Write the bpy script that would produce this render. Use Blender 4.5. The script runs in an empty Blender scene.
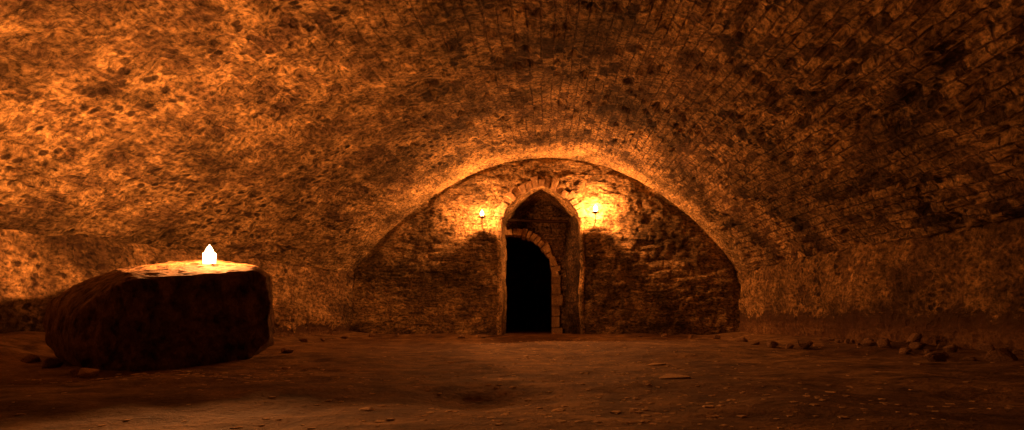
import bpy, bmesh, math, random
import numpy as np
from mathutils import Vector, Matrix
from mathutils import noise as mnoise

SC = bpy.context.scene
COL = SC.collection
random.seed(7)

# ------------------------------------------------------------------ camera
F = 520.0                       # focal length in pixels of the 1024 px wide frame
VX, VY = 541.0, 315.0           # vanishing point of the vault's axis
EYE = 0.33                      # camera height
cam_d = bpy.data.cameras.new('camera')
cam = bpy.data.objects.new('camera', cam_d)
COL.objects.link(cam)
cam.location = (0, 0, EYE)
cam.rotation_euler = (math.radians(90), 0, 0)
cam_d.sensor_width = 36
cam_d.lens = F / 1024 * 36
cam_d.shift_x = (512 - VX) / 1024
cam_d.shift_y = (VY - 215) / 1024
cam_d.clip_start = 0.05
SC.camera = cam

# ------------------------------------------------------------------ world, exposure (all light comes from the candles)
w = bpy.data.worlds.new('world')
SC.world = w
w.use_nodes = True
w.node_tree.nodes['Background'].inputs['Color'].default_value = (0, 0, 0, 1)
w.node_tree.nodes['Background'].inputs['Strength'].default_value = 0
SC.view_settings.view_transform = 'Standard'
SC.view_settings.look = 'None'
SC.view_settings.gamma = 1
SC.view_settings.use_curve_mapping = False
SC.view_settings.exposure = 0.0
SC.cycles.max_bounces = 8
SC.cycles.diffuse_bounces = 5
SC.cycles.use_denoising = True
POWER_WALL = (95.0, 130.0)     # watts of the two sconce candles, left and right
POWER_BLOCK = 210.0             # watts of the candle on the block
FLAME_COL = (1.0, 0.315, 0.075)

D = 8.2                         # far wall distance
CX = 0.095                      # centre line of the vault
SPRING, RISE = 1.01, 1.80


def at(px, py, d):
    return Vector(((px - VX) / F * d, d, EYE + (VY - py) / F * d))


# ------------------------------------------------------------------ numeric noise
def _h(ix, iy, seed):
    n = (ix.astype(np.int64) * 374761393 + iy.astype(np.int64) * 668265263 + seed * 982451653) & 0xFFFFFFFF
    n = ((n ^ (n >> 13)) * 1274126177) & 0xFFFFFFFF
    n = n ^ (n >> 16)
    return (n & 0xFFFFFF) / float(0xFFFFFF)


def vnoise(x, y, seed=0):
    ix, iy = np.floor(x), np.floor(y)
    fx, fy = x - ix, y - iy
    fx = fx * fx * (3 - 2 * fx)
    fy = fy * fy * (3 - 2 * fy)
    a, b = _h(ix, iy, seed), _h(ix + 1, iy, seed)
    c, d = _h(ix, iy + 1, seed), _h(ix + 1, iy + 1, seed)
    return (a * (1 - fx) + b * fx) * (1 - fy) + (c * (1 - fx) + d * fx) * fy


def fbm(x, y, seed=0, octv=4):
    s, amp, tot = 0, 1.0, 0
    for k in range(octv):
        s = s + amp * (vnoise(x * 2 ** k + 13.7 * k, y * 2 ** k + 5.1 * k, seed + k) - 0.5)
        tot += amp
        amp *= 0.5
    return s / tot * 2


def cells(x, y, seed=0):
    """distance to the nearest and second nearest jittered point, and the nearest one's random value"""
    ix, iy = np.floor(x), np.floor(y)
    d1 = np.full(x.shape, 9.0)
    d2 = np.full(x.shape, 9.0)
    r = np.zeros(x.shape)
    for ox in (-1, 0, 1):
        for oy in (-1, 0, 1):
            cx, cy = ix + ox, iy + oy
            px = cx + .15 + .7 * _h(cx, cy, seed)
            py = cy + .15 + .7 * _h(cx, cy, seed + 50)
            d = np.hypot(px - x, py - y)
            rr = _h(cx, cy, seed + 99)
            m = d < d1
            d2 = np.where(m, d1, np.minimum(d2, d))
            r = np.where(m, rr, r)
            d1 = np.where(m, d, d1)
    return d1, d2, r


def sstep(a, b, x):
    t = np.clip((x - a) / (b - a), 0, 1)
    return t * t * (3 - 2 * t)


def bricks(u, v, bw, bh):
    """height of a coursed brick pattern, rows stacked along v, with a random depth for every brick"""
    row = np.floor(v / bh)
    uu = u + (row % 2) * bw * .5
    colm = np.floor(uu / bw)
    fu = (uu / bw - colm) * bw
    fv = (v / bh - row) * bh
    e = np.minimum(np.minimum(fu, bw - fu), np.minimum(fv, bh - fv))
    r = _h(colm, row, 5)
    return sstep(0, .018, e), r


# ------------------------------------------------------------------ materials
MATS = {}


class NT:
    def __init__(s, name):
        s.m = bpy.data.materials.new(name)
        s.m.use_nodes = True
        s.t = s.m.node_tree
        s.b = s.t.nodes['Principled BSDF']
        MATS[name] = s.m

    def n(s, kind, **kw):
        nd = s.t.nodes.new(kind)
        for k, v in kw.items():
            if k in nd.inputs.keys():
                nd.inputs[k].default_value = v
            else:
                setattr(nd, k, v)
        return nd

    def l(s, a, b):
        s.t.links.new(a, b)

    def math(s, op, a, b=None, c=None, clamp=False):
        nd = s.t.nodes.new('ShaderNodeMath')
        nd.operation = op
        nd.use_clamp = clamp
        for i, q in enumerate((a, b, c)):
            if q is None:
                continue
            if isinstance(q, (int, float)):
                nd.inputs[i].default_value = q
            else:
                s.l(q, nd.inputs[i])
        return nd.outputs[0]

    def ramp(s, fac, lo, hi, c0=0.0, c1=1.0):
        nd = s.t.nodes.new('ShaderNodeMapRange')
        nd.inputs[1].default_value = lo
        nd.inputs[2].default_value = hi
        nd.inputs[3].default_value = c0
        nd.inputs[4].default_value = c1
        s.l(fac, nd.inputs[0])
        return nd.outputs[0]

    def mix(s, fac, a, b, mode='MIX'):
        nd = s.t.nodes.new('ShaderNodeMix')
        nd.data_type = 'RGBA'
        nd.blend_type = mode
        for q, i in ((fac, 0), (a, 6), (b, 7)):
            if isinstance(q, (int, float)):
                nd.inputs[i].default_value = q
            elif isinstance(q, tuple):
                nd.inputs[i].default_value = (*q, 1)
            else:
                s.l(q, nd.inputs[i])
        return nd.outputs[2]

    def noise(s, vec, scale, detail=4, rough=.55, dist=0.0):
        nd = s.n('ShaderNodeTexNoise')
        nd.inputs['Scale'].default_value = scale
        nd.inputs['Detail'].default_value = detail
        nd.inputs['Roughness'].default_value = rough
        nd.inputs['Distortion'].default_value = dist
        s.l(vec, nd.inputs['Vector'])
        return nd.outputs['Fac']

    def mapping(s, vec, scale=(1, 1, 1), loc=(0, 0, 0)):
        nd = s.n('ShaderNodeMapping')
        nd.inputs['Scale'].default_value = scale
        nd.inputs['Location'].default_value = loc
        s.l(vec, nd.inputs['Vector'])
        return nd.outputs[0]


def masonry(name, light, dark, bw, bh, plaster=.5, pit=.5, soot=.5, stretch=(1, 1, 1), bump=.6, band=None,
            streak=0.0, seed=0.0, side_split=False, joint=.85, ghosting=.35, jlo=.40, spk=.8):
    """old brickwork or rubble, partly hidden by plaster, pitted, stained; UVs are in metres, rows run along U"""
    s = NT(name)
    uv = s.n('ShaderNodeTexCoord').outputs['UV']
    raw = uv
    uv = s.mapping(uv, loc=(seed, seed * .7, 0))
    wob = s.n('ShaderNodeTexNoise')
    wob.inputs['Scale'].default_value = 2.2
    wob.inputs['Detail'].default_value = 3
    s.l(uv, wob.inputs['Vector'])
    vm = s.n('ShaderNodeVectorMath', operation='MULTIPLY_ADD')
    s.l(wob.outputs['Color'], vm.inputs[0])
    vm.inputs[1].default_value = (.16, .07, 0)
    s.l(uv, vm.inputs[2])
    wob2 = s.n('ShaderNodeTexNoise')
    wob2.inputs['Scale'].default_value = 11
    wob2.inputs['Detail'].default_value = 4
    s.l(uv, wob2.inputs['Vector'])
    vm2 = s.n('ShaderNodeVectorMath', operation='MULTIPLY_ADD')
    s.l(wob2.outputs['Color'], vm2.inputs[0])
    vm2.inputs[1].default_value = (.05, .022, 0)
    s.l(vm.outputs[0], vm2.inputs[2])
    wv = vm2.outputs[0]
    bt = s.n('ShaderNodeTexBrick')
    s.l(wv, bt.inputs['Vector'])
    bt.inputs['Color1'].default_value = (0, 0, 0, 1)
    bt.inputs['Color2'].default_value = (1, 1, 1, 1)
    bt.inputs['Mortar'].default_value = (.5, .5, .5, 1)
    bt.inputs['Scale'].default_value = 1
    bt.inputs['Mortar Size'].default_value = bh * .10
    bt.inputs['Mortar Smooth'].default_value = .4
    bt.inputs['Brick Width'].default_value = bw
    bt.inputs['Row Height'].default_value = bh
    brick_rand, mortar = bt.outputs['Color'], bt.outputs['Fac']
    sv = s.mapping(vm.outputs[0], scale=stretch)
    n_big = s.noise(sv, .9, 5, .6, .3)
    n_mid = s.noise(sv, 5.0, 7, .72, .1)
    n_fine = s.noise(sv, 26.0, 5, .7)
    vo = s.n('ShaderNodeTexVoronoi')
    vo.inputs['Scale'].default_value = 11.0
    s.l(sv, vo.inputs['Vector'])
    # how much of the plaster skin is left
    pl = s.math('ADD', s.math('MULTIPLY', n_big, .6), s.math('MULTIPLY', n_mid, .4))
    if side_split:               # the far end of the right half of the vault is bare brick
        sx = s.n('ShaderNodeSeparateXYZ')
        s.l(s.n('ShaderNodeTexCoord').outputs['Object'], sx.inputs[0])
        bare = s.ramp(sx.outputs['X'], -1.2, .8, 0.0, .22)
        pl = s.math('SUBTRACT', pl, bare)
        # lime render band at the far edge, paled to paint in sconce glow
        lime_glow = s.ramp(s.math('ADD', sx.outputs['Y'], s.math('MULTIPLY', n_mid, .9)), 7.9, 8.35, 0.0, 1.0)
        pl = s.math('ADD', pl, s.math('MULTIPLY', lime_glow, .14))
        side = s.ramp(sx.outputs['X'], -2.4, .0, .25, 1.0)
    pl = s.ramp(pl, .52 - plaster * .16, .60 - plaster * .16)
    # bricks: some dark ones, dark joints that come and go
    n_blot = s.noise(s.mapping(sv, loc=(7.1, 1.3, 0)), 9.0, 9, .82, .08)
    n_spk = s.noise(s.mapping(sv, loc=(1.7, 5.3, 0)), 21.0, 6, .8, .05)
    br = s.ramp(brick_rand, .08, .34, .18, 1.0)
    jm = s.math('MULTIPLY', s.ramp(mortar, .05, .8, 0.0, joint), s.ramp(n_blot, jlo, jlo + .14), clamp=True)
    if side_split:
        jm = s.math('MULTIPLY', jm, side)
    br = s.math('MULTIPLY', br, s.math('SUBTRACT', 1.0, jm))
    tone = s.math('MULTIPLY', s.ramp(n_blot, .38, .58, .14, 1.0), s.ramp(n_mid, .36, .64, .45, 1.3))
    bare_c = s.mix(s.math('MULTIPLY', br, tone, clamp=True), dark, light)
    plast_c = s.mix(s.math('MULTIPLY', s.ramp(n_mid, .38, .62), s.ramp(n_blot, .40, .58, .22, 1.0)),
                    tuple(c * .30 for c in light), tuple(min(1, c * 1.3) for c in light))
    ghost = s.math('MULTIPLY', s.math('SUBTRACT', 1.0, br), ghosting)
    plast_c = s.mix(ghost, plast_c, dark)
    c = s.mix(pl, bare_c, plast_c)
    if side_split:               # single headers that have fallen out
        gone = s.math('MULTIPLY', s.ramp(brick_rand, .11, .15, 1.0, 0.0), s.ramp(mortar, .1, .5, 1.0, 0.0))
        gone = s.math('MULTIPLY', gone, s.ramp(n_big, .46, .54, .25, .9))
        c = s.mix(s.math('MULTIPLY', gone, s.math('ADD', .35, s.math('MULTIPLY', side, .65))), c, tuple(q * .4 for q in dark))
    # warm brick showing through in places
    c = s.mix(s.math('MULTIPLY', s.ramp(n_spk, .56, .66), .4), c, (.50, .19, .09))
    # pits where stone has dropped out
    pm = s.math('MULTIPLY', s.ramp(vo.outputs['Distance'], .24, .38, 1.0, 0.0), s.ramp(n_big, .46, .54))
    pm = s.math('MULTIPLY', pm, pit, clamp=True)
    c = s.mix(pm, c, tuple(q * .3 for q in dark))
    dk = s.math('MULTIPLY', s.ramp(n_spk, .50, .40, 0.0, 1.0), s.ramp(n_mid, .56, .44, .25, 1.0))
    if side_split:
        c = s.mix(s.math('MULTIPLY', lime_glow, .72), c, s.mix(s.ramp(n_blot, .38, .60), (.34, .235, .105), (.76, .54, .25)))
    c = s.mix(s.math('MULTIPLY', dk, spk), c, tuple(q * .6 for q in dark))
    # soot and damp, in ragged patches
    so = s.noise(s.mapping(sv, loc=(3.3, 9.1, 0)), 1.5, 9, .76, .25)
    so = s.math('MULTIPLY', s.ramp(so, .49, .63), soot, clamp=True)
    c = s.mix(so, c, dark)
    # broad mottling: whole areas where the lime has greyed or gone
    bm_ = s.noise(s.mapping(uv, loc=(2.1, 6.7, 0)), 1.1, 4, .6, .5)
    c = s.mix(1.0, c, s.ramp(bm_, .38, .62, .42, 1.45), 'MULTIPLY')
    # grain
    g = s.ramp(n_fine, .38, .62, .25, 1.6)
    c = s.mix(1.0, c, g, 'MULTIPLY')
    if streak:
        st = s.noise(s.mapping(uv, scale=(9, .7, 1)), 1.0, 5, .7, .3)
        c = s.mix(s.math('MULTIPLY', s.ramp(st, .5, .68), streak, clamp=True), c, dark)
    if band:
        z0, z1 = band
        sx = s.n('ShaderNodeSeparateXYZ')
        s.l(raw, sx.inputs[0])
        z = s.math('ADD', sx.outputs['Y'], s.math('MULTIPLY', s.math('ADD', s.math('SUBTRACT', n_mid, .5), s.math('SUBTRACT', n_blot, .5)), .42))
        k = s.math('MULTIPLY', s.ramp(z, z0 - .05, z0, 0, 1), s.ramp(z, z1, z1 + .06, 1, 0))
        c = s.mix(s.math('MULTIPLY', k, .85), c, tuple(q * .5 for q in dark))
        low = s.ramp(z, z0 - .02, z0 + .1, .5, 0)
        c = s.mix(low, c, (.16, .085, .05))
    s.l(c, s.b.inputs['Base Color'])
    s.b.inputs['Roughness'].default_value = .9
    s.b.inputs['Specular IOR Level'].default_value = .2
    # relief
    h = s.math('MULTIPLY', s.math('SUBTRACT', 1.0, mortar), s.ramp(pl, 0, 1, .9, .25))
    h = s.math('ADD', h, s.math('MULTIPLY', n_mid, 1.3))
    h = s.math('ADD', h, s.math('MULTIPLY', n_fine, .7))
    h = s.math('SUBTRACT', h, s.math('MULTIPLY', pm, 1.0))
    h = s.math('ADD', h, s.math('MULTIPLY', pl, .4))
    h = s.math('ADD', h, s.math('MULTIPLY', n_blot, 1.6))
    h = s.math('ADD', h, s.math('MULTIPLY', n_spk, .8))
    bp = s.n('ShaderNodeBump')
    bp.inputs['Strength'].default_value = bump
    bp.inputs['Distance'].default_value = .034
    s.l(h, bp.inputs['Height'])
    s.l(bp.outputs[0], s.b.inputs['Normal'])
    return s.m


def rock(name, light, dark, scale=6.0, bump=.6, rough=.9, spec=.2, stretch=(1, 1, 1)):
    s = NT(name)
    co = s.mapping(s.n('ShaderNodeTexCoord').outputs['Object'], scale=stretch)
    a = s.noise(co, scale, 7, .68, .4)
    b = s.noise(co, scale * 6, 5, .7)
    c = s.mix(s.ramp(a, .36, .64), dark, light)
    c = s.mix(1.0, c, s.ramp(b, .3, .7, .5, 1.3), 'MULTIPLY')
    s.l(c, s.b.inputs['Base Color'])
    s.b.inputs['Roughness'].default_value = rough
    s.b.inputs['Specular IOR Level'].default_value = spec
    bp = s.n('ShaderNodeBump')
    bp.inputs['Strength'].default_value = bump
    bp.inputs['Distance'].default_value = .02
    s.l(s.math('ADD', s.math('MULTIPLY', a, 1.2), s.math('MULTIPLY', b, .5)), bp.inputs['Height'])
    s.l(bp.outputs[0], s.b.inputs['Normal'])
    return s.m


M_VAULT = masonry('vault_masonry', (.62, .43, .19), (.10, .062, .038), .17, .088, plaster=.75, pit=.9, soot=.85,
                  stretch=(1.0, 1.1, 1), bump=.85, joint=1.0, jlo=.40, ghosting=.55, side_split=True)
M_FAR = masonry('far_wall_rubble', (.39, .268, .12), (.13, .08, .048), .34, .15, plaster=1.3, pit=.6, soot=.35, joint=.6, ghosting=.25, spk=.3,
                stretch=(.8, 1.3, 1), bump=.9, seed=4.0)
M_LEFT = masonry('left_wall_plaster', (.52, .35, .155), (.11, .065, .04), .45, .16, plaster=1.6, pit=.9, soot=.8, ghosting=.12,
                 bump=.7, band=(.10, .17), streak=.45, seed=11.0)
M_RIGHT = masonry('right_wall_plaster', (.44, .29, .12), (.10, .06, .036), .45, .16, plaster=1.6, pit=.9, soot=.8, ghosting=.12,
                  bump=.7, band=(.24, .33), streak=.5, seed=23.0)
M_JAMB = masonry('doorway_stone', (.68, .47, .21), (.15, .09, .055), .5, .3, plaster=1.0, pit=.5, soot=.4, bump=.7, seed=31.)
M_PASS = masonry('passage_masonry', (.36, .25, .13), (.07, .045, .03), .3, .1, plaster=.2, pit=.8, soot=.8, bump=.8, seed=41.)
M_PASS_SHADED = masonry('shaded_passage_stone', (.14, .09, .045), (.03, .02, .012), .3, .1, plaster=.2, soot=1.0, bump=.8, seed=47.)  # passage masonry darkened, the shade of the right reveal put into its colour
M_ARCH = rock('arch_stone', (.50, .34, .17), (.22, .14, .08), 9, .8)
M_ARCH_LIT = rock('lit_arch_stone', (.88, .62, .31), (.32, .2, .1), 12, .9)  # arch stone lightened, candlelight on the inner ring put into its colour
M_BLOCK = rock('block_stone', (.36, .22, .105), (.035, .02, .011), 9, 1.0, stretch=(1.6, 1, 1))
M_RUB = rock('rubble_stone', (.42, .28, .17), (.14, .085, .05), 14, .6)
M_PALE = rock('pale_stone', (.85, .64, .38), (.5, .35, .2), 14, .4)
M_WOOD = rock('old_dark_wood', (.12, .07, .04), (.03, .018, .01), 4, .6, stretch=(1, 8, 8))


def floor_mat():
    s = NT('trodden_earth')
    co = s.n('ShaderNodeTexCoord').outputs['Object']
    big = s.noise(co, .8, 5, .6, .3)
    mid = s.noise(s.mapping(co, scale=(1, 1.4, 1)), 5, 6, .68, .3)
    fine = s.noise(co, 45, 5, .7)
    c = s.mix(s.ramp(big, .38, .62), (.18, .105, .05), (.44, .29, .13))
    c = s.mix(s.ramp(mid, .35, .62), tuple((.06, .032, .018)), c)
    c = s.mix(1.0, c, s.ramp(fine, .3, .7, .6, 1.3), 'MULTIPLY')
    vo = s.n('ShaderNodeTexVoronoi')
    vo.inputs['Scale'].default_value = 26
    s.l(co, vo.inputs['Vector'])
    sp = s.math('MULTIPLY', s.ramp(vo.outputs['Distance'], .10, .18, 1, 0), s.ramp(mid, .52, .6))
    c = s.mix(sp, c, (.62, .46, .30))
    s.l(c, s.b.inputs['Base Color'])
    s.b.inputs['Roughness'].default_value = .8
    s.b.inputs['Specular IOR Level'].default_value = .3
    bp = s.n('ShaderNodeBump')
    bp.inputs['Strength'].default_value = 1.0
    bp.inputs['Distance'].default_value = .02
    s.l(s.math('ADD', s.math('MULTIPLY', mid, 1.2), s.math('ADD', s.math('MULTIPLY', fine, .5), sp)), bp.inputs['Height'])
    s.l(bp.outputs[0], s.b.inputs['Normal'])
    return s.m


M_FLOOR = floor_mat()


def iron_mat():
    s = NT('wrought_iron')
    co = s.n('ShaderNodeTexCoord').outputs['Object']
    n = s.noise(co, 40, 4, .6)
    s.l(s.mix(n, (.03, .02, .015), (.10, .05, .03)), s.b.inputs['Base Color'])
    s.b.inputs['Roughness'].default_value = .6
    s.b.inputs['Metallic'].default_value = .6
    return s.m


def wax_mat():
    s = NT('candle_wax')
    co = s.n('ShaderNodeTexCoord').outputs['Object']
    n = s.noise(co, 30, 3)
    s.l(s.mix(n, (.86, .78, .62), (.92, .86, .72)), s.b.inputs['Base Color'])
    s.b.inputs['Roughness'].default_value = .4
    tr = s.n('ShaderNodeBsdfTranslucent')
    tr.inputs['Color'].default_value = (.97, .93, .88, 1)
    mx = s.n('ShaderNodeMixShader')
    mx.inputs[0].default_value = .8
    s.l(s.b.outputs[0], mx.inputs[1])
    s.l(tr.outputs[0], mx.inputs[2])
    s.l(mx.outputs[0], s.t.nodes['Material Output'].inputs['Surface'])
    return s.m


def flame_mat(name, strength):
    s = NT(name)
    em = s.n('ShaderNodeEmission')
    em.inputs['Color'].default_value = (1.0, .62, .32, 1)
    em.inputs['Strength'].default_value = strength
    tr = s.n('ShaderNodeBsdfTransparent')
    ad = s.n('ShaderNodeAddShader')
    s.l(em.outputs[0], ad.inputs[0])
    s.l(tr.outputs[0], ad.inputs[1])
    s.l(ad.outputs[0], s.t.nodes['Material Output'].inputs['Surface'])
    s.m.cycles.emission_sampling = 'NONE'
    return s.m


M_IRON, M_WAX = iron_mat(), wax_mat()
M_FL = flame_mat('candle_flame', 12.0)
M_WICK = rock('charred_wick', (.05, .03, .02), (.01, .008, .006), 60, .2)


# ------------------------------------------------------------------ object helpers
def link(name, me, mat, parent=None, smooth=True):
    o = bpy.data.objects.new(name, me)
    COL.objects.link(o)
    me.materials.append(mat)
    if smooth:
        me.polygons.foreach_set('use_smooth', [True] * len(me.polygons))
    if parent:
        o.parent = parent
    return o


def struct(o):
    o['kind'] = 'structure'
    return o


def grid(name, P, UV, mat, keep=None, flip=False, smooth=True):
    """P: (n, m, 3) array of points, UV: (n, m, 2); keep: (n-1, m-1) mask of faces"""
    n, m = P.shape[:2]
    idx = np.arange(n * m).reshape(n, m)
    q = np.stack([idx[:-1, :-1], idx[1:, :-1], idx[1:, 1:], idx[:-1, 1:]], -1).reshape(-1, 4)
    if keep is not None:
        q = q[keep.reshape(-1)]
    if flip:
        q = q[:, ::-1]
    me = bpy.data.meshes.new(name)
    me.from_pydata(P.reshape(-1, 3).tolist(), [], q.tolist())
    ul = me.uv_layers.new(name='UVMap')
    uvf = UV.reshape(-1, 2)[q.reshape(-1)]
    ul.data.foreach_set('uv', uvf.astype(np.float32).reshape(-1))
    if keep is not None:
        bm = bmesh.new()
        bm.from_mesh(me)
        bmesh.ops.delete(bm, geom=[v for v in bm.verts if not v.link_faces], context='VERTS')
        bm.to_mesh(me)
        bm.free()
    me.update()
    return link(name, me, mat, smooth=smooth)


def wl(y):                       # left half width of the vault: it opens out towards us
    return np.interp(y, [-4, 1, 4.0, 5.5, 6.9, 7.6, 8.2], [4.42, 4.42, 4.33, 4.08, 3.62, 3.28, 3.0])


def wr(y):
    return np.interp(y, [-4, 1.5, 3.6, 5.5, 8.3], [3.40, 3.34, 3.27, 3.13, 3.0])


def wl_s(y):                     # smoothed
    return sum(wl(y + d) for d in (-.6, -.3, 0, .3, .6)) / 5 if np.ndim(y) == 0 else \
        np.mean([wl(np.clip(y + d, -9, 8.2)) for d in (-.6, -.3, 0, .3, .6)], 0)


def vault_profile(k):
    """k in -1..1 -> (lateral fraction, height fraction)"""
    am = math.radians(61)
    t = np.sin(k * am) / math.sin(am)
    hc = (np.cos(k * am) - math.cos(am)) / (1 - math.cos(am))
    hp = 1 - t * t
    mixp = np.where(t < 0, .85, .45) * sstep(.0, .25, np.abs(t)) + .5 * (1 - sstep(.0, .25, np.abs(t)))
    return t, hc * (1 - mixp) + hp * mixp


# ------------------------------------------------------------------ the vault
def build_vault():
    ys = np.concatenate([np.arange(-3.5, 1.4, .12), np.arange(1.4, D + .16, .024)])
    ks = np.linspace(-1, 1, 350)
    t, hh = vault_profile(ks)
    Y, T = np.meshgrid(ys, t, indexing='ij')
    H = np.broadcast_to(hh, Y.shape)
    W = np.where(T < 0, wl_s(ys)[:, None], wr(ys)[:, None])
    X = CX + T * W
    Z = SPRING + RISE * H
    # arc length in metres for a three metre half span
    ax, az = t * 3.0, hh * RISE
    arc = np.concatenate([[0], np.cumsum(np.hypot(np.diff(ax), np.diff(az)))])
    A = np.broadcast_to(arc, Y.shape)
    gx = np.gradient(X, axis=1)
    gz = np.gradient(Z, axis=1)
    L = np.hypot(gx, gz)
    nx, nz = -gz / L, gx / L     # pointing outward (up)
    e, r = bricks(Y + .12 * fbm(Y * 1.3, A * 1.3, 3, 2), A + .05 * fbm(Y * 1.1, A, 8, 2), .17, .088)
    h = .060 * fbm(Y * .8, A * .9, 11, 3) + .040 * fbm(Y * 3.4, A * 4.4, 21, 5)
    h = h + .012 * (1 - e) * sstep(-.3, .3, fbm(Y * 2, A * 2, 33, 3)) + .028 * np.where(r > .80, 1, 0) * sstep(-.1, .25, fbm(Y * .8, A * .8, 31, 3)) * e
    d1, d2, cr = cells(Y * 5, A * 7, 61)
    h = h + .03 * sstep(.34, .1, d1) * (cr > .72)
    h = h * (1 - .75 * sstep(D - .5, D - .05, Y))
    X = X + nx * h
    Z = Z + nz * h
    # the foot of the vault laps a little over the side walls
    foot = sstep(.06, 0, np.minimum(A, arc[-1] - A)) * .0
    P = np.stack([X, Y, Z + foot], -1)
    return struct(grid('ceiling', P, np.stack([Y, A], -1), M_VAULT))


build_vault()


# ------------------------------------------------------------------ floor
def floor_h(x, y):
    x, y = np.asarray(x, float), np.asarray(y, float)
    h = .055 * fbm(x * .7, y * .9, 71, 3) + .024 * fbm(x * 2.6, y * 3.2, 75, 5)
    dl = x + wl_s(y) - CX if np.ndim(y) else x + wl(y) - CX
    h = h + .19 * sstep(1.0, .15, dl + .12 * fbm(x, y * 1.5, 81, 2)) * sstep(6.6, 4.6, y)
    h = h + .05 * sstep(1.0, .1, dl) * sstep(5.0, 7.0, y)
    dr = CX + wr(y) - x
    h = h + .05 * sstep(.7, .05, dr + .2 * fbm(x * 1.7, y * 1.7, 85, 2))
    h = h + .035 * sstep(.5, 0, D - y) * sstep(.75, 1.1, np.abs(x))
    # the ground rises a little behind the block
    h = h + .06 * np.exp(-((x + 1.7) ** 2 / .35 + (y - 3.9) ** 2 / .5))
    h = h - .05 * np.exp(-((x + .28) ** 2 / .05 + (y - 2.15) ** 2 / .05))
    return h * sstep(D + .5, D - .2, y)


def build_floor():
    xs = np.arange(-4.8, 3.8, .03)
    ys = np.concatenate([np.arange(-3.5, 1.2, .1), np.arange(1.2, 5, .024), np.arange(5, 10.0, .045), [11, 12, 13, 14]])
    X, Y = np.meshgrid(xs, ys, indexing='ij')
    Z = floor_h(X, Y)
    return struct(grid('floor', np.stack([X, Y, Z], -1), np.stack([X, Y], -1), M_FLOOR))


build_floor()


# ------------------------------------------------------------------ side walls
def build_side(name, sgn, mat, seed):
    ys = np.concatenate([np.arange(-3.5, 1.5, .12), np.arange(1.5, D + .16, .024)])
    zs = np.arange(-.12, SPRING + .10, .024)
    Y, Z = np.meshgrid(ys, zs, indexing='ij')
    W = wl_s(ys)[:, None] if sgn < 0 else wr(ys)[:, None]
    h = .045 * fbm(Y * 1.1, Z * 1.6, seed, 3) + .020 * fbm(Y * 5, Z * 6, seed + 9, 4)
    d1, d2, cr = cells(Y * 3.2, Z * 5, seed + 20)
    h = h + .020 * sstep(.14, 0, d2 - d1) + .02 * (cr - .5)
    h = h + .10 * sstep(.35, .0, Z) * (.3 + .5 * fbm(Y * 2, Z * 2, seed + 30, 3))   # washed-out foot
    h = h + .03 * sstep(SPRING - .02, SPRING + .05, Z)
    X = CX + sgn * (W + .0 + h)
    o = grid(name, np.stack([X, Y, Z], -1), np.stack([Y, Z], -1), mat, flip=sgn > 0)
    return struct(o)


build_side('wall_left', -1, M_LEFT, 101)
build_side('wall_right', 1, M_RIGHT, 151)

# ------------------------------------------------------------------ far wall with its doorway
DW, DSP, DAP = .607, 1.78, 2.335      # half width, spring and apex of the door arch


def door_top(x, grow=0.0):
    """height of the pointed door arch over x"""
    w_ = DW + grow
    r = np.clip(np.abs(x) / w_, 0, 1)
    return DSP + (DAP - DSP + grow) * (.60 * np.sqrt(1 - r * r) + .40 * (1 - r ** 1.25))


def in_door(x, z, grow=0.0):
    return (np.abs(x) < DW + grow) & (z < door_top(x, grow))


def build_far():
    xs = np.arange(-3.25, 3.45, .018)
    zs = np.arange(-.12, 3.1, .018)
    X, Z = np.meshgrid(xs, zs, indexing='ij')
    R = np.hypot(X, Z - 1.75)
    rough = sstep(1.35, 2.1, Z + .25 * fbm(X * 1.2, Z * 1.2, 201, 2))
    # coursed rubble below, torn plaster and lumps above
    e, r = bricks(X + .3 * fbm(X * 1.5, Z * 1.5, 211, 2), Z + .12 * fbm(X * 1.2, Z * 1.4, 214, 3), .34, .15)
    d1, d2, cr = cells(X * 3.4 + .6 * fbm(X * 3, Z * 3, 5, 3), Z * 6.8 + .6 * fbm(X * 3, Z * 3, 6, 3), 231)
    low = .016 * e + .026 * (r - .5) + .016 * sstep(0, .5, d2 - d1) + .020 * (cr - .5) + .030 * fbm(X * 2.0, Z * 5, 220, 4)
    rdg = 1 - np.abs(fbm(X * 2.4 + .5 * fbm(X * 2, Z * 2, 8, 3), Z * 3.4, 243, 4)) * 2.6
    top = .022 * rdg + .008 * sstep(0, .6, d2 - d1) + .048 * fbm(X * 2.2, Z * 3.2, 240, 5) + .026 * fbm(X * 9, Z * 11, 246, 4)
    h = low * (1 - rough) + top * rough + .05 * fbm(X * .8, Z * .9, 250, 2)
    h = h + (.012 + .018 * rough) * fbm(X * 7, Z * 11, 255, 4)
    tt = np.clip(np.abs(X - CX) / 3.0, 0, 1)
    edge = SPRING + RISE * (1 - tt ** 2.1) - Z       # depth below the vault
    h = h * (.35 + .65 * sstep(.0, .3, edge)) - .022 * sstep(.07, .02, edge + .10 * fbm(X * 3, Z * 3, 77, 3)) - .03 * sstep(2.92, 2.98, np.abs(X - CX))
    # kept flat right beside the opening so that the jambs meet it
    near = sstep(.22, .04, np.maximum(np.abs(X) - DW, 0) + np.maximum(Z - door_top(X), 0) * (np.abs(X) < DW + .3))
    h = h * (1 - near) + (.01 + .02 * fbm(X * 7, Z * 7, 259, 3)) * near
    Y = D - h
    fx, fz = X[:-1, :-1] + .009, Z[:-1, :-1] + .009
    keep = ~in_door(fx, fz, .035)
    o = grid('wall_back', np.stack([X, Y, Z], -1), np.stack([X, Z], -1), M_FAR, keep=keep)
    return struct(o)


build_far()


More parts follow.
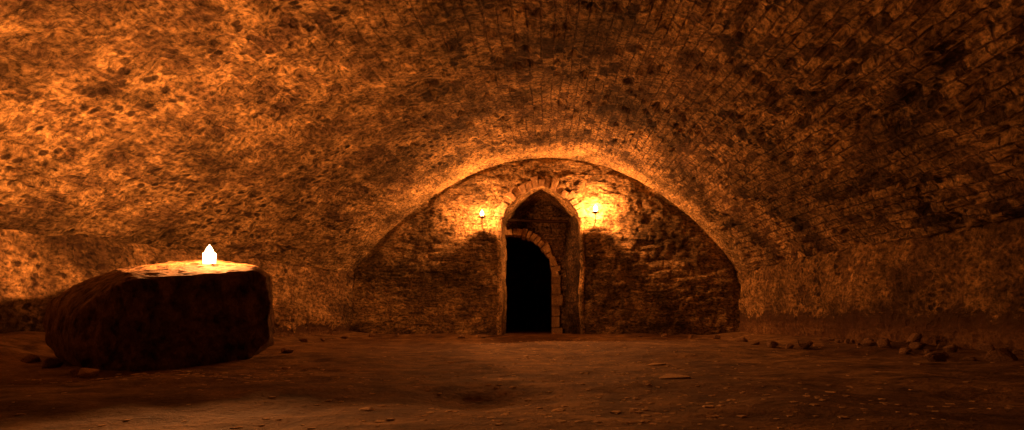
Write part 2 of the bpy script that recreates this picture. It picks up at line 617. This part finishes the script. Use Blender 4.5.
def outline(grow=0.0, n=34, z0=-.1):
    """points of the door outline, from the left foot over the arch to the right foot"""
    zs = np.linspace(z0, DSP, 44)[:-1]
    a = np.linspace(math.pi, 0, n)
    xs = (DW + grow) * np.cos(a)
    pts = [(-DW - grow, z) for z in zs] + [(x, float(door_top(np.array(x), grow))) for x in xs]
    pts += [(DW + grow, z) for z in zs[::-1]]
    return np.array(pts)


def build_trim(name, mat):
    """the dressed edge of the opening: a thin face towards us and the reveal behind it"""
    a, b = outline(.0), outline(.075)
    arch = (a[:, 1] > DSP - .01)
    seg = np.concatenate([[0], np.cumsum(np.hypot(*np.diff(a, axis=0).T))])
    front = D - .035
    rows, uvs = [], []
    wall_k = [(b, D + .03, .0), (b, front + .004, .1), (.5 * (a + b), front - .004, .14), (a * .92 + b * .08, front + .006, .18)]
    for P2, y, v in wall_k:
        rows.append(np.stack([P2[:, 0], np.full(len(P2), y), P2[:, 1]], -1))
        uvs.append(np.stack([np.full(len(P2), v), seg], -1))
    for q in np.linspace(front + .02, Y2 + .02, 30):
        rows.append(np.stack([a[:, 0], np.full(len(a), q), a[:, 1]], -1))
        uvs.append(np.stack([np.full(len(a), q - D + .3), seg], -1))
    P, UV = np.stack(rows), np.stack(uvs)
    # stones: joints and wobble
    S = np.broadcast_to(seg, P.shape[:2])
    Yy = P[..., 1]
    cen = np.array([0, 0, 1.3])
    dirx = np.sign(P[..., 0]) * np.where(P[..., 2] < DSP, 1, np.abs(P[..., 0]) / DW)
    dirz = np.where(P[..., 2] > DSP, .7, 0)
    jn = np.abs(((S / .27) % 1) - .5) * 2
    h = .016 * sstep(.90, 1.0, jn) + .036 * fbm(S * 4, Yy * 4, 301, 4) + .010 * _h(np.floor(S / .27 + .5), np.floor(Yy * 0), 7)
    fade = np.ones(P.shape[0])
    fade[0] = 0
    P = P.copy()
    P[..., 0] += dirx * h * fade[:, None]
    P[..., 2] += dirz * h * fade[:, None]
    P[1:4, :, 1] += (h[1:4] * .9)
    return struct(grid(name, P, UV, mat, flip=True))


Y2 = 9.08                        # second wall
build_trim('trim_1', M_JAMB)


# voussoirs of the door arch: one continuous band of rough stones standing proud of the wall
def prism_ring(name, cx, cz, r_in, r_out, a0, a1, n, y0, y1, mat, pfun=None, jit=.012, seed=3):
    rnd = random.Random(seed)
    bm = bmesh.new()
    for k in range(n):
        t0 = a0 + (a1 - a0) * (k + .05) / n
        t1 = a0 + (a1 - a0) * (k + .95) / n
        ro = r_out + rnd.uniform(-.045, .03)
        ri = r_in + rnd.uniform(-.008, .012)
        yf = y0 + rnd.uniform(-jit, jit)
        vs = []
        for y in (yf, y1):
            for rr, tt in ((ri, t0), (ri, t1), (ro, t1), (ro, t0)):
                x, z = (cx + rr * math.cos(tt), cz + rr * math.sin(tt)) if pfun is None else pfun(tt, rr)
                vs.append(bm.verts.new((x + rnd.uniform(-jit, jit) * .5, y, z + rnd.uniform(-jit, jit) * .5)))
        for f in ((0, 1, 2, 3), (7, 6, 5, 4), (0, 4, 5, 1), (1, 5, 6, 2), (2, 6, 7, 3), (3, 7, 4, 0)):
            bm.faces.new([vs[i] for i in f])
    bmesh.ops.recalc_face_normals(bm, faces=bm.faces)
    bmesh.ops.bevel(bm, geom=list(bm.edges), offset=.012, segments=2, affect='EDGES', profile=.6)
    bmesh.ops.subdivide_edges(bm, edges=[e for e in bm.edges if e.calc_length() > .05], cuts=2, use_grid_fill=True)
    for v in bm.verts:
        v.co += mnoise.noise_vector(v.co * 14) * .010
    me = bpy.data.meshes.new(name)
    bm.to_mesh(me)
    bm.free()
    return link(name, me, mat, smooth=False)


def door_point(t, g):
    x = (DW + g) * math.cos(t)
    return x, float(door_top(np.array(x), g))


struct(prism_ring('trim_2', 0, 0, .012, .175, math.radians(12), math.radians(168), 19,
                  D - .06, D + .06, M_ARCH, pfun=door_point, jit=.022, seed=4))


# ------------------------------------------------------------------ the passage behind


def plane_wall(name, p0, p1, z0, z1, mat, seed, step=.035, amp=.03, flip=False, keepf=None):
    p0, p1 = np.array(p0, float), np.array(p1, float)
    L = np.hypot(*(p1 - p0))
    d = (p1 - p0) / L
    nrm = np.array([-d[1], d[0]])
    s_ = np.arange(0, L + step, step)
    z_ = np.arange(z0, z1 + step, step)
    S, Z = np.meshgrid(s_, z_, indexing='ij')
    e, r = bricks(S, Z, .3, .1)
    h = amp * fbm(S * 3, Z * 3, seed, 4) + .012 * e + .02 * (r - .5)
    X = p0[0] + d[0] * S + nrm[0] * h
    Y = p0[1] + d[1] * S + nrm[1] * h
    keep = None
    if keepf is not None:
        keep = keepf(X[:-1, :-1] + d[0] * step / 2, Z[:-1, :-1] + step / 2)
    return struct(grid(name, np.stack([X, Y, Z], -1), np.stack([S, Z], -1), mat, flip=flip, keep=keep))


ACX, ACZ, AR = -.50, 1.03, .69    # inner arch


def inner_keep(x, z):
    op = (np.abs(x - ACX) < AR + .03) & ((z < ACZ) | (np.hypot(x - ACX, z - ACZ) < AR + .03))
    return ~op


plane_wall('wall_passage_end', (-1.6, Y2), (.75, Y2), -.1, 3.1, M_PASS, 401, flip=False, keepf=inner_keep)
plane_wall('wall_passage_right', (.66, D + .03), (.43, Y2 + .03), -.1, 1.95, M_PASS_SHADED, 411, step=.03)


def slab(name, x0, x1, y0, y1, z, mat, seed):
    X, Y = np.meshgrid(np.arange(x0, x1, .06), np.arange(y0, y1, .06), indexing='ij')
    Z = z + .05 * fbm(X * 2, Y * 2, seed, 3)
    return struct(grid(name, np.stack([X, Y, Z], -1), np.stack([X, Y], -1), mat))


# ring of small stones round the inner arch, and the reveal of that arch
struct(prism_ring('trim_3', ACX, ACZ, AR, AR + .13, math.radians(-2), math.radians(182), 28, Y2 - .07, Y2 + .22,
                  M_ARCH_LIT, jit=.030, seed=9))


def jamb(name, x, sgn, seed):
    bm = bmesh.new()
    rnd = random.Random(seed)
    z = -.06
    while z < ACZ - .03:
        hgt = min(rnd.uniform(.13, .2), ACZ - z)
        wd = rnd.uniform(.13, .2)
        x0, x1 = sorted((x, x + sgn * wd))
        r = bmesh.ops.create_cube(bm, size=1)
        for v in r['verts']:
            v.co = Vector((x0 + (v.co.x + .5) * (x1 - x0), Y2 - .07 + rnd.uniform(-.01, .01) + (v.co.y + .5) * .3, z + (v.co.z + .5) * (hgt - .008)))
        z += hgt
    bmesh.ops.bevel(bm, geom=list(bm.edges), offset=.012, segments=2, affect='EDGES')
    bmesh.ops.subdivide_edges(bm, edges=[e for e in bm.edges if e.calc_length() > .05], cuts=2, use_grid_fill=True)
    for v in bm.verts:
        v.co += mnoise.noise_vector(v.co * 12) * .010
    me = bpy.data.meshes.new(name)
    bm.to_mesh(me)
    bm.free()
    return struct(link(name, me, M_ARCH, smooth=False))


jamb('trim_4', ACX + AR, 1, 5)
jamb('trim_5', ACX - AR, -1, 6)
# dark tunnel that goes on behind
plane_wall('wall_tunnel_right', (ACX + AR + .02, Y2 + .2), (ACX + AR + .02, 13.5), -.1, 2.0, M_PASS, 441, step=.07)
plane_wall('wall_tunnel_left', (ACX - AR - .02, 13.5), (ACX - AR - .02, Y2 + .2), -.1, 2.0, M_PASS, 442, step=.07)
plane_wall('wall_tunnel_end', (-1.4, 13.5), (.3, 13.5), -.1, 2.0, M_PASS, 443, step=.07)
slab('ceiling_tunnel', -1.4, .35, Y2 + .15, 13.55, 1.87, M_PASS, 444)
# wall behind us
plane_wall('wall_front', (3.6, -3.4), (-4.6, -3.4), -.1, 3.0, M_LEFT, 451, step=.15)


# ------------------------------------------------------------------ tagging
def tag(o, label, cat, group=None, kind=None):
    o['label'] = label
    o['category'] = cat
    if group:
        o['group'] = group
    if kind:
        o['kind'] = kind
    return o


def empty(name, loc, rz=0.0):
    o = bpy.data.objects.new(name, None)
    COL.objects.link(o)
    o.location = loc
    o.rotation_euler = (0, 0, rz)
    o.empty_display_size = .1
    return o


def lathe(name, prof, mat, parent=None, seg=28, loc=(0, 0, 0), wob=0.0):
    bm = bmesh.new()
    rings = []
    for r, z in prof:
        if r < 1e-5:
            rings.append([bm.verts.new((0, 0, z))])
        else:
            rings.append([bm.verts.new((r * math.cos(2 * math.pi * k / seg), r * math.sin(2 * math.pi * k / seg), z)) for k in range(seg)])
    for a, b in zip(rings, rings[1:]):
        if len(a) == 1 and len(b) == 1:
            continue
        for k in range(seg):
            j = (k + 1) % seg
            if len(a) == 1:
                bm.faces.new((a[0], b[k], b[j]))
            elif len(b) == 1:
                bm.faces.new((a[j], a[k], b[0]))
            else:
                bm.faces.new((a[k], a[j], b[j], b[k]))
    bmesh.ops.recalc_face_normals(bm, faces=bm.faces)
    if wob:
        for v in bm.verts:
            v.co += mnoise.noise_vector(v.co * 40) * wob
    me = bpy.data.meshes.new(name)
    bm.to_mesh(me)
    bm.free()
    o = link(name, me, mat, parent)
    o.location = loc
    return o


def tube(name, pts, r, mat, parent=None, seg=10):
    """a bar along pts with rounded ends"""
    bm = bmesh.new()
    rings = []
    pts = [Vector(p) for p in pts]
    for i, p in enumerate(pts):
        d = (pts[min(i + 1, len(pts) - 1)] - pts[max(i - 1, 0)]).normalized()
        u = d.cross(Vector((1, .02, .03))).normalized() if abs(d.x) < .9 else d.cross(Vector((0, 0, 1))).normalized()
        v = d.cross(u)
        rings.append([bm.verts.new(p + (u * math.cos(2 * math.pi * k / seg) + v * math.sin(2 * math.pi * k / seg)) * r) for k in range(seg)])
    for a, b in zip(rings, rings[1:]):
        for k in range(seg):
            bm.faces.new((a[k], a[(k + 1) % seg], b[(k + 1) % seg], b[k]))
    bm.faces.new(rings[0][::-1])
    bm.faces.new(rings[-1])
    bmesh.ops.recalc_face_normals(bm, faces=bm.faces)
    me = bpy.data.meshes.new(name)
    bm.to_mesh(me)
    bm.free()
    return link(name, me, mat, parent)


def flame_profile(h, r):
    out = []
    for k in range(13):
        t = k / 12
        out.append((r * (math.sin(math.pi * t ** .62) ** .85 if 0 < t < 1 else 0), h * t))
    return out


def candle(name, loc, r, h, fh, fr, watts, label, cup=.5, lift=1.4):
    """hollowed candle: a thin cup of wax round the melted pool, wick and flame"""
    c = empty(name, loc)
    tag(c, label, 'candle')
    t = min(.008, r * .3)
    lathe('wax_body', [(0, 0), (r * .96, 0), (r, .004), (r * .985, h * .5), (r, h - .004), (r - t * .4, h), (r - t, h - .004),
                       (r - t, h * (cup + .06)), (r * .4, h * cup), (0, h * cup)], M_WAX, c, seg=32, wob=.0022)
    wz = h * cup
    tube('wick', [(0, 0, wz - .002), (.001, 0, wz + .008), (.003, .001, wz + .016)], .0014, M_WICK, c, seg=6)
    f = lathe('flame', flame_profile(fh, fr), M_FL, c, seg=20, loc=(0, 0, wz + .009))
    f['label'] = 'bright burning flame'
    ld = bpy.data.lights.new('flame_light', 'POINT')
    ld.energy = watts
    ld.color = FLAME_COL
    ld.shadow_soft_size = fr * .45
    lo = bpy.data.objects.new('flame_light', ld)
    COL.objects.link(lo)
    lo.parent = c
    lo.location = (0, 0, max(wz + .009 + fh * .5, h + fr * lift))
    return c


# ------------------------------------------------------------------ wall sconces with candles
def sconce(px, plate_y, label, wall_d, stand):
    d = wall_d - stand
    p = at(px, plate_y, d)
    root = empty('wall_sconce', p)
    tag(root, label, 'sconce')
    lathe('drip_plate', [(0, 0), (.050, .001), (.061, .007), (.064, .010), (.060, .0085), (.045, .005), (0, .004)], M_IRON, root, seg=32)
    lathe('stem', [(0, -.15), (.007, -.148), (.011, -.142), (.007, -.13), (.007, -.03), (.013, -.018), (.014, -.004), (.009, .0005), (0, .0005)],
          M_IRON, root, seg=14)
    tube('bracket_arm', [(0, .0, -.14), (0, stand * .4, -.142), (0, stand * .8, -.15), (0, stand + .06, -.155)], .007, M_IRON, root)
    return p


pl = sconce(482, 217.5, 'slender iron wall sconce left of the doorway arch', D, .25)
pr = sconce(595.5, 213, 'iron wall sconce with a wide drip plate right of the doorway arch', D, .25)
candle('candle', pl + Vector((0, 0, .0058)), .027, .022, .094, .029, POWER_WALL[0], 'lit candle burning on the sconce left of the doorway')
candle('candle', pr + Vector((0, 0, .0058)), .031, .024, .102, .033, POWER_WALL[1], 'lit candle burning on the sconce right of the doorway')

# ------------------------------------------------------------------ bar across the doorway
bz0, bz1 = 1.95, 1.925
bm = bmesh.new()
NB = 40
rings = []
for i in range(NB + 1):
    t = i / NB
    x = -.60 + t * 1.17
    zc = bz0 + (bz1 - bz0) * t + .006 * math.sin(t * 7) + mnoise.noise(Vector((x * 5, 0, 3))) * .006
    hw, hh_ = .035 + .004 * mnoise.noise(Vector((x * 9, 1, 1))), .021 + .004 * mnoise.noise(Vector((x * 8, 4, 1)))
    ring = []
    for sy, sz in ((-1, -.7), (-.7, -1), (.7, -1), (1, -.7), (1, .7), (.7, 1), (-.7, 1), (-1, .7)):
        ring.append(bm.verts.new((x, D + .70 + sy * hw, zc + sz * hh_)))
    rings.append(ring)
for a, b in zip(rings, rings[1:]):
    for k in range(8):
        bm.faces.new((a[k], a[(k + 1) % 8], b[(k + 1) % 8], b[k]))
bm.faces.new(rings[0])
bm.faces.new(rings[-1][::-1])
bmesh.ops.recalc_face_normals(bm, faces=bm.faces)
me = bpy.data.meshes.new('wooden_beam')
bm.to_mesh(me)
bm.free()
tag(link('wooden_beam', me, M_WOOD), 'thin dark beam spanning the doorway just below its arch', 'beam')


# ------------------------------------------------------------------ the great stone block
def dfront(px):
    return 3.0 + (px - 130) / 140 * .55 if px > 130 else 3.0 + (130 - px) * .0008


def build_block():
    pts = []
    for px, py in ((84, 368), (74, 345), (74, 325), (80, 310), (95, 297), (120, 283), (138, 277), (181, 275.5), (215, 273), (254, 271),
                   (266, 276), (270, 300), (269, 340), (256, 352), (231, 364), (189, 371), (135, 374), (105, 373)):
        pts.append(at(px, py, dfront(px)))
    for px, py, dd in ((45, 322, .45), (50, 301, .5), (70, 286, .6), (97, 275.5, .6), (118, 268.5, .72), (172, 262.5, 1.0), (212, 259.5, .95), (254, 264.5, .72),
                       (271, 276, .42), (273, 300, .40), (273, 343, .40), (47, 342, .40), (57, 353, .3)):
        pts.append(at(px, py, dfront(px) + dd))
    for px, dd in ((60, .7), (120, .95), (250, .7)):
        p = at(px, 340, dfront(px) + dd)
        pts.append(Vector((p.x, p.y, .05)))
    for p in pts:
        if p.z < .10:
            p.z -= .02
    bm = bmesh.new()
    for p in pts:
        bm.verts.new(p)
    r = bmesh.ops.convex_hull(bm, input=bm.verts)
    bmesh.ops.delete(bm, geom=[v for v in bm.verts if not v.link_faces], context='VERTS')
    me = bpy.data.meshes.new('stone_block')
    bm.to_mesh(me)
    bm.free()
    o = link('stone_block', me, M_BLOCK)
    md = o.modifiers.new('remesh', 'REMESH')
    md.mode = 'VOXEL'
    md.voxel_size = .012
    dg = bpy.context.evaluated_depsgraph_get()
    m2 = bpy.data.meshes.new_from_object(o.evaluated_get(dg))
    o.modifiers.clear()
    o.data = m2
    bm = bmesh.new()
    bm.from_mesh(m2)
    bmesh.ops.smooth_vert(bm, verts=bm.verts, factor=.25, use_axis_x=True, use_axis_y=True, use_axis_z=True)
    bm.normal_update()
    for v in bm.verts:
        n = v.normal.copy()
        c = v.co
        amp = .8 if n.z > .8 else 1.0
        k = mnoise.fractal(c * 3.0, 1.0, 2.0, 4) * .020 + mnoise.fractal(c * 13, .8, 2.0, 4) * .009
        # vertical tooling furrows on the front and right
        if n.z < .5 and c.x > -2.2:
            k += .006 * math.sin(c.x * 70 + 3 * mnoise.noise(c * 3))
        # a vertical crack where the left third has split
        q = (c - at(122, 320, 3.0))
        k -= .022 * math.exp(-((q.x - .03 * math.sin(c.z * 9)) / .012) ** 2) if n.y < -.4 else 0
        v.co += n * k * amp
    base = Vector((-2.4, 3.4, 0.0))
    for v in bm.verts:
        v.co -= base
    bm.to_mesh(m2)
    bm.free()
    m2.polygons.foreach_set('use_smooth', [True] * len(m2.polygons))
    o.location = base
    tag(o, 'massive dark hewn stone block with slanting left shoulder on the earth floor', 'stone block')
    return o


block = build_block()
bpy.context.view_layer.update()


def drop(x, y, o=block):
    hit, loc, nrm, _ = o.ray_cast(Vector((x, y, 3)) - o.location, Vector((0, 0, -1)))
    return (loc + o.location).z if hit else 0


cd = 3.86
cxx = (209.5 - VX) / F * cd
cz = drop(cxx, cd)
candle('pillar_candle', (cxx, cd, cz - .003), .043, .084, .126, .034, POWER_BLOCK, 'squat lit candle burning on top of the dark stone block', cup=.15, lift=.72)


# spilt wax on the block beside the candle
def wax_pool():
    bm = bmesh.new()
    cx, cy = cxx - .02, cd - .14
    n, m = 36, 7
    rings = []
    for j in range(m + 1):
        ring = []
        for k in range(n):
            a = 2 * math.pi * k / n
            R = (.055 + .03 * mnoise.noise(Vector((math.cos(a) * 1.5, math.sin(a) * 1.5, 2)))) * (1.5 if math.cos(a) > -9 and abs(math.cos(a)) > .7 else 1)
            rr = R * j / m
            x, y = cx + rr * math.cos(a), cy + rr * math.sin(a)
            zz = drop(x, y) + (.006 * (1 - (j / m) ** 3) if j < m else -.001)
            ring.append(bm.verts.new((x, y, zz)))
        rings.append(ring)
    bmesh.ops.remove_doubles(bm, verts=rings[0], dist=.001)
    bm.verts.ensure_lookup_table()
    c = [v for v in bm.verts if (v.co.xy - Vector((cx, cy))).length < .0005][0]
    for k in range(n):
        bm.faces.new((c, rings[1][k], rings[1][(k + 1) % n]))
    for a, b in zip(rings[1:], rings[2:]):
        for k in range(n):
            bm.faces.new((a[k], b[k], b[(k + 1) % n], a[(k + 1) % n]))
    bmesh.ops.recalc_face_normals(bm, faces=bm.faces)
    me = bpy.data.meshes.new('spilt_wax')
    bm.to_mesh(me)
    bm.free()
    o = link('spilt_wax', me, M_WAX)
    tag(o, 'pale spilt wax on the block top in front of the candle', 'wax')


wax_pool()


# ------------------------------------------------------------------ loose stones
def stone_mesh(name, seed, mat, flat=.6, cuts=2):
    rnd = random.Random(seed)
    bm = bmesh.new()
    for _ in range(13):
        v = Vector((rnd.gauss(0, 1), rnd.gauss(0, 1), rnd.gauss(0, 1))).normalized()
        v.z *= flat
        v *= rnd.uniform(.42, .55)
        bm.verts.new(v)
    bmesh.ops.convex_hull(bm, input=bm.verts)
    bmesh.ops.delete(bm, geom=[v for v in bm.verts if not v.link_faces], context='VERTS')
    bmesh.ops.bevel(bm, geom=list(bm.edges), offset=.035, segments=2, affect='EDGES')
    bmesh.ops.triangulate(bm, faces=bm.faces)
    for v in bm.verts:
        v.co += mnoise.noise_vector(v.co * 4 + Vector((seed, 0, 0))) * .03
    zmin = min(v.co.z for v in bm.verts)
    for v in bm.verts:
        v.co.z -= zmin
    me = bpy.data.meshes.new(name)
    bm.to_mesh(me)
    bm.free()
    me.materials.append(mat)
    return me


def put_stone(me, x, y, size, label, group=None, name='rubble_stone', sink=.15, zs=1.0, rz=None, cat='stone'):
    o = bpy.data.objects.new(name, me)
    COL.objects.link(o)
    zh = max(v.co.z for v in me.vertices) * size * zs
    o.location = (x, y, float(floor_h(x, y)) - zh * sink - .004)
    o.scale = (size, size, size * zs)
    o.rotation_euler = (random.uniform(-.12, .12), random.uniform(-.12, .12), random.uniform(0, 6.28) if rz is None else rz)
    return tag(o, label, cat, group)


variants = [stone_mesh('rubble_stone', 20 + k, M_RUB, flat=.55 + .06 * (k % 4)) for k in range(7)]


def floor_at(px, py, dmin=1.4):
    """where the line of sight through a pixel meets the ground"""
    d = dmin
    while d < 8.1:
        p = at(px, py, d)
        if p.z <= float(floor_h(p.x, p.y)):
            return p
        d += .02
    return at(px, py, 8.0)


rnd = random.Random(3)
# a tumble of stones at the foot of the right wall
placed = []
tries = 0
while len(placed) < 46 and tries < 4000:
    tries += 1
    y = rnd.uniform(3.3, 5.6)
    x = CX + float(wr(y)) - .10 - abs(rnd.gauss(0, .17)) * (1.3 if y < 4.6 else .7)
    s = rnd.uniform(.05, .17) * (1.15 if y < 4.4 else .75)
    if any(math.hypot(x - a, y - b) < (s + c) * .52 for a, b, c in placed):
        continue
    placed.append((x, y, s))
for i, (x, y, s) in enumerate(placed):
    put_stone(variants[i % 7], x, y, s, 'rough stone in the rubble heap at the foot of the right wall', 'rubble along the right wall', rz=rnd.uniform(0, 6))
# a thin line of broken stone at the foot of the far right corner
k = 0
for px, py, s in ((742, 342, .13), (756, 345, .10), (771, 347, .14), (790, 349, .11), (806, 349, .2), (716, 339, .12), (690, 338, .10), (665, 337, .13), (640, 337, .09)):
    p = floor_at(px, py)
    y = min(p.y, D - .22)
    x = (px - VX) / F * y
    x = min(x, CX + float(wr(y)) - .18)
    put_stone(variants[(k + 3) % 7], x, y, s, 'small broken stone along the base of the far right corner',
              'broken stones by the far right corner', rz=k)
    k += 1
# along the foot of the left part of the far wall and the left wall
for k, (px, py, s) in enumerate(((372, 337, .12), (398, 336, .10), (430, 337, .14), (462, 338, .12), (482, 338, .16), (345, 336, .12), (322, 337, .10), (303, 338, .13))):
    y = min(floor_at(px, py).y, D - .22)
    if k > 4:
        y = {5: 7.3, 6: 6.75, 7: 6.3}[k]
    x = (px - VX) / F * y
    x = max(x, CX - float(wl(y)) + .2)
    put_stone(variants[k % 7], x, y, s, 'small stone at the shadowed foot of the left end of the vault', 'stones at the far left', rz=k * 1.3)
# the stones beside the block
wedge = stone_mesh('pale_stone', 77, M_PALE, flat=.9)
p = floor_at(90, 377)
put_stone(wedge, p.x, p.y, .11, 'small pale pointed stone before the left foot of the dark block', name='pale_stone', sink=.2)
for k, (px, py, s, lab) in enumerate(((50, 368, .14, 'dark stone under the left foot of the block, nearest the left shoulder'),
                                      (76, 377, .09, 'dark stone touching the pale pointed stone by the block'),
                                      (31, 362, .12, 'dark lone stone on the floor left of the block'))):
    p = floor_at(px, py)
    put_stone(variants[k + 1], p.x, p.y, s, lab, rz=k)
p = floor_at(287, 353)
put_stone(variants[5], p.x, p.y, .12, 'stone wedged beside the right foot of the dark block', rz=1)
for px, py, s, lab in ((655, 365, .16, 'flat slab half buried in the floor right of centre, farther one'),
                       (672, 378, .20, 'flat slab half buried in the floor right of centre, nearer one')):
    p = floor_at(px, py)
    put_stone(wedge, p.x, p.y, s, lab, zs=.25, sink=.4, rz=.4, name='flat_stone')


# gravel and chips trodden into the floor
def gravel():
    rnd = random.Random(5)
    V, Fc = [], []
    for i in range(1500):
        y = 1.55 + (rnd.random() ** 1.6) * 5.6
        lim_l, lim_r = -float(wl(y)) + .3, float(wr(y)) - .2
        if rnd.random() < .45:
            x = rnd.gauss(.25, .55)
        elif rnd.random() < .4:
            x, y = rnd.gauss(-1.75, .45), rnd.gauss(2.85, .22)
        else:
            x = rnd.uniform(lim_l, lim_r)
        if -3.4 < x < -1.75 and 2.95 < y < 4.5:
            continue
        s = rnd.uniform(.005, .018) * (1.7 if rnd.random() < .08 else 1)
        z = float(floor_h(x, y))
        b = len(V)
        a0 = rnd.uniform(0, 6.28)
        n = 5
        for j in range(n):
            a = a0 + 2 * math.pi * j / n
            r = s * rnd.uniform(.7, 1.3)
            V.append((x + r * math.cos(a), y + r * math.sin(a), z - .002))
        for j in range(n):
            a = a0 + 2 * math.pi * j / n + .2
            r = s * rnd.uniform(.6, 1.1)
            V.append((x + r * math.cos(a), y + r * math.sin(a), z + s * rnd.uniform(.05, .22)))
        Fc += [tuple(b + j for j in range(n))[::-1], tuple(b + n + j for j in range(n))]
        for j in range(n):
            Fc.append((b + j, b + (j + 1) % n, b + n + (j + 1) % n, b + n + j))
    me = bpy.data.meshes.new('gravel')
    me.from_pydata(V, [], Fc)
    me.update()
    o = link('gravel', me, M_PALE, smooth=False)
    tag(o, 'pale chips and gravel scattered over the trodden earth floor', 'gravel', kind='stuff')


gravel()
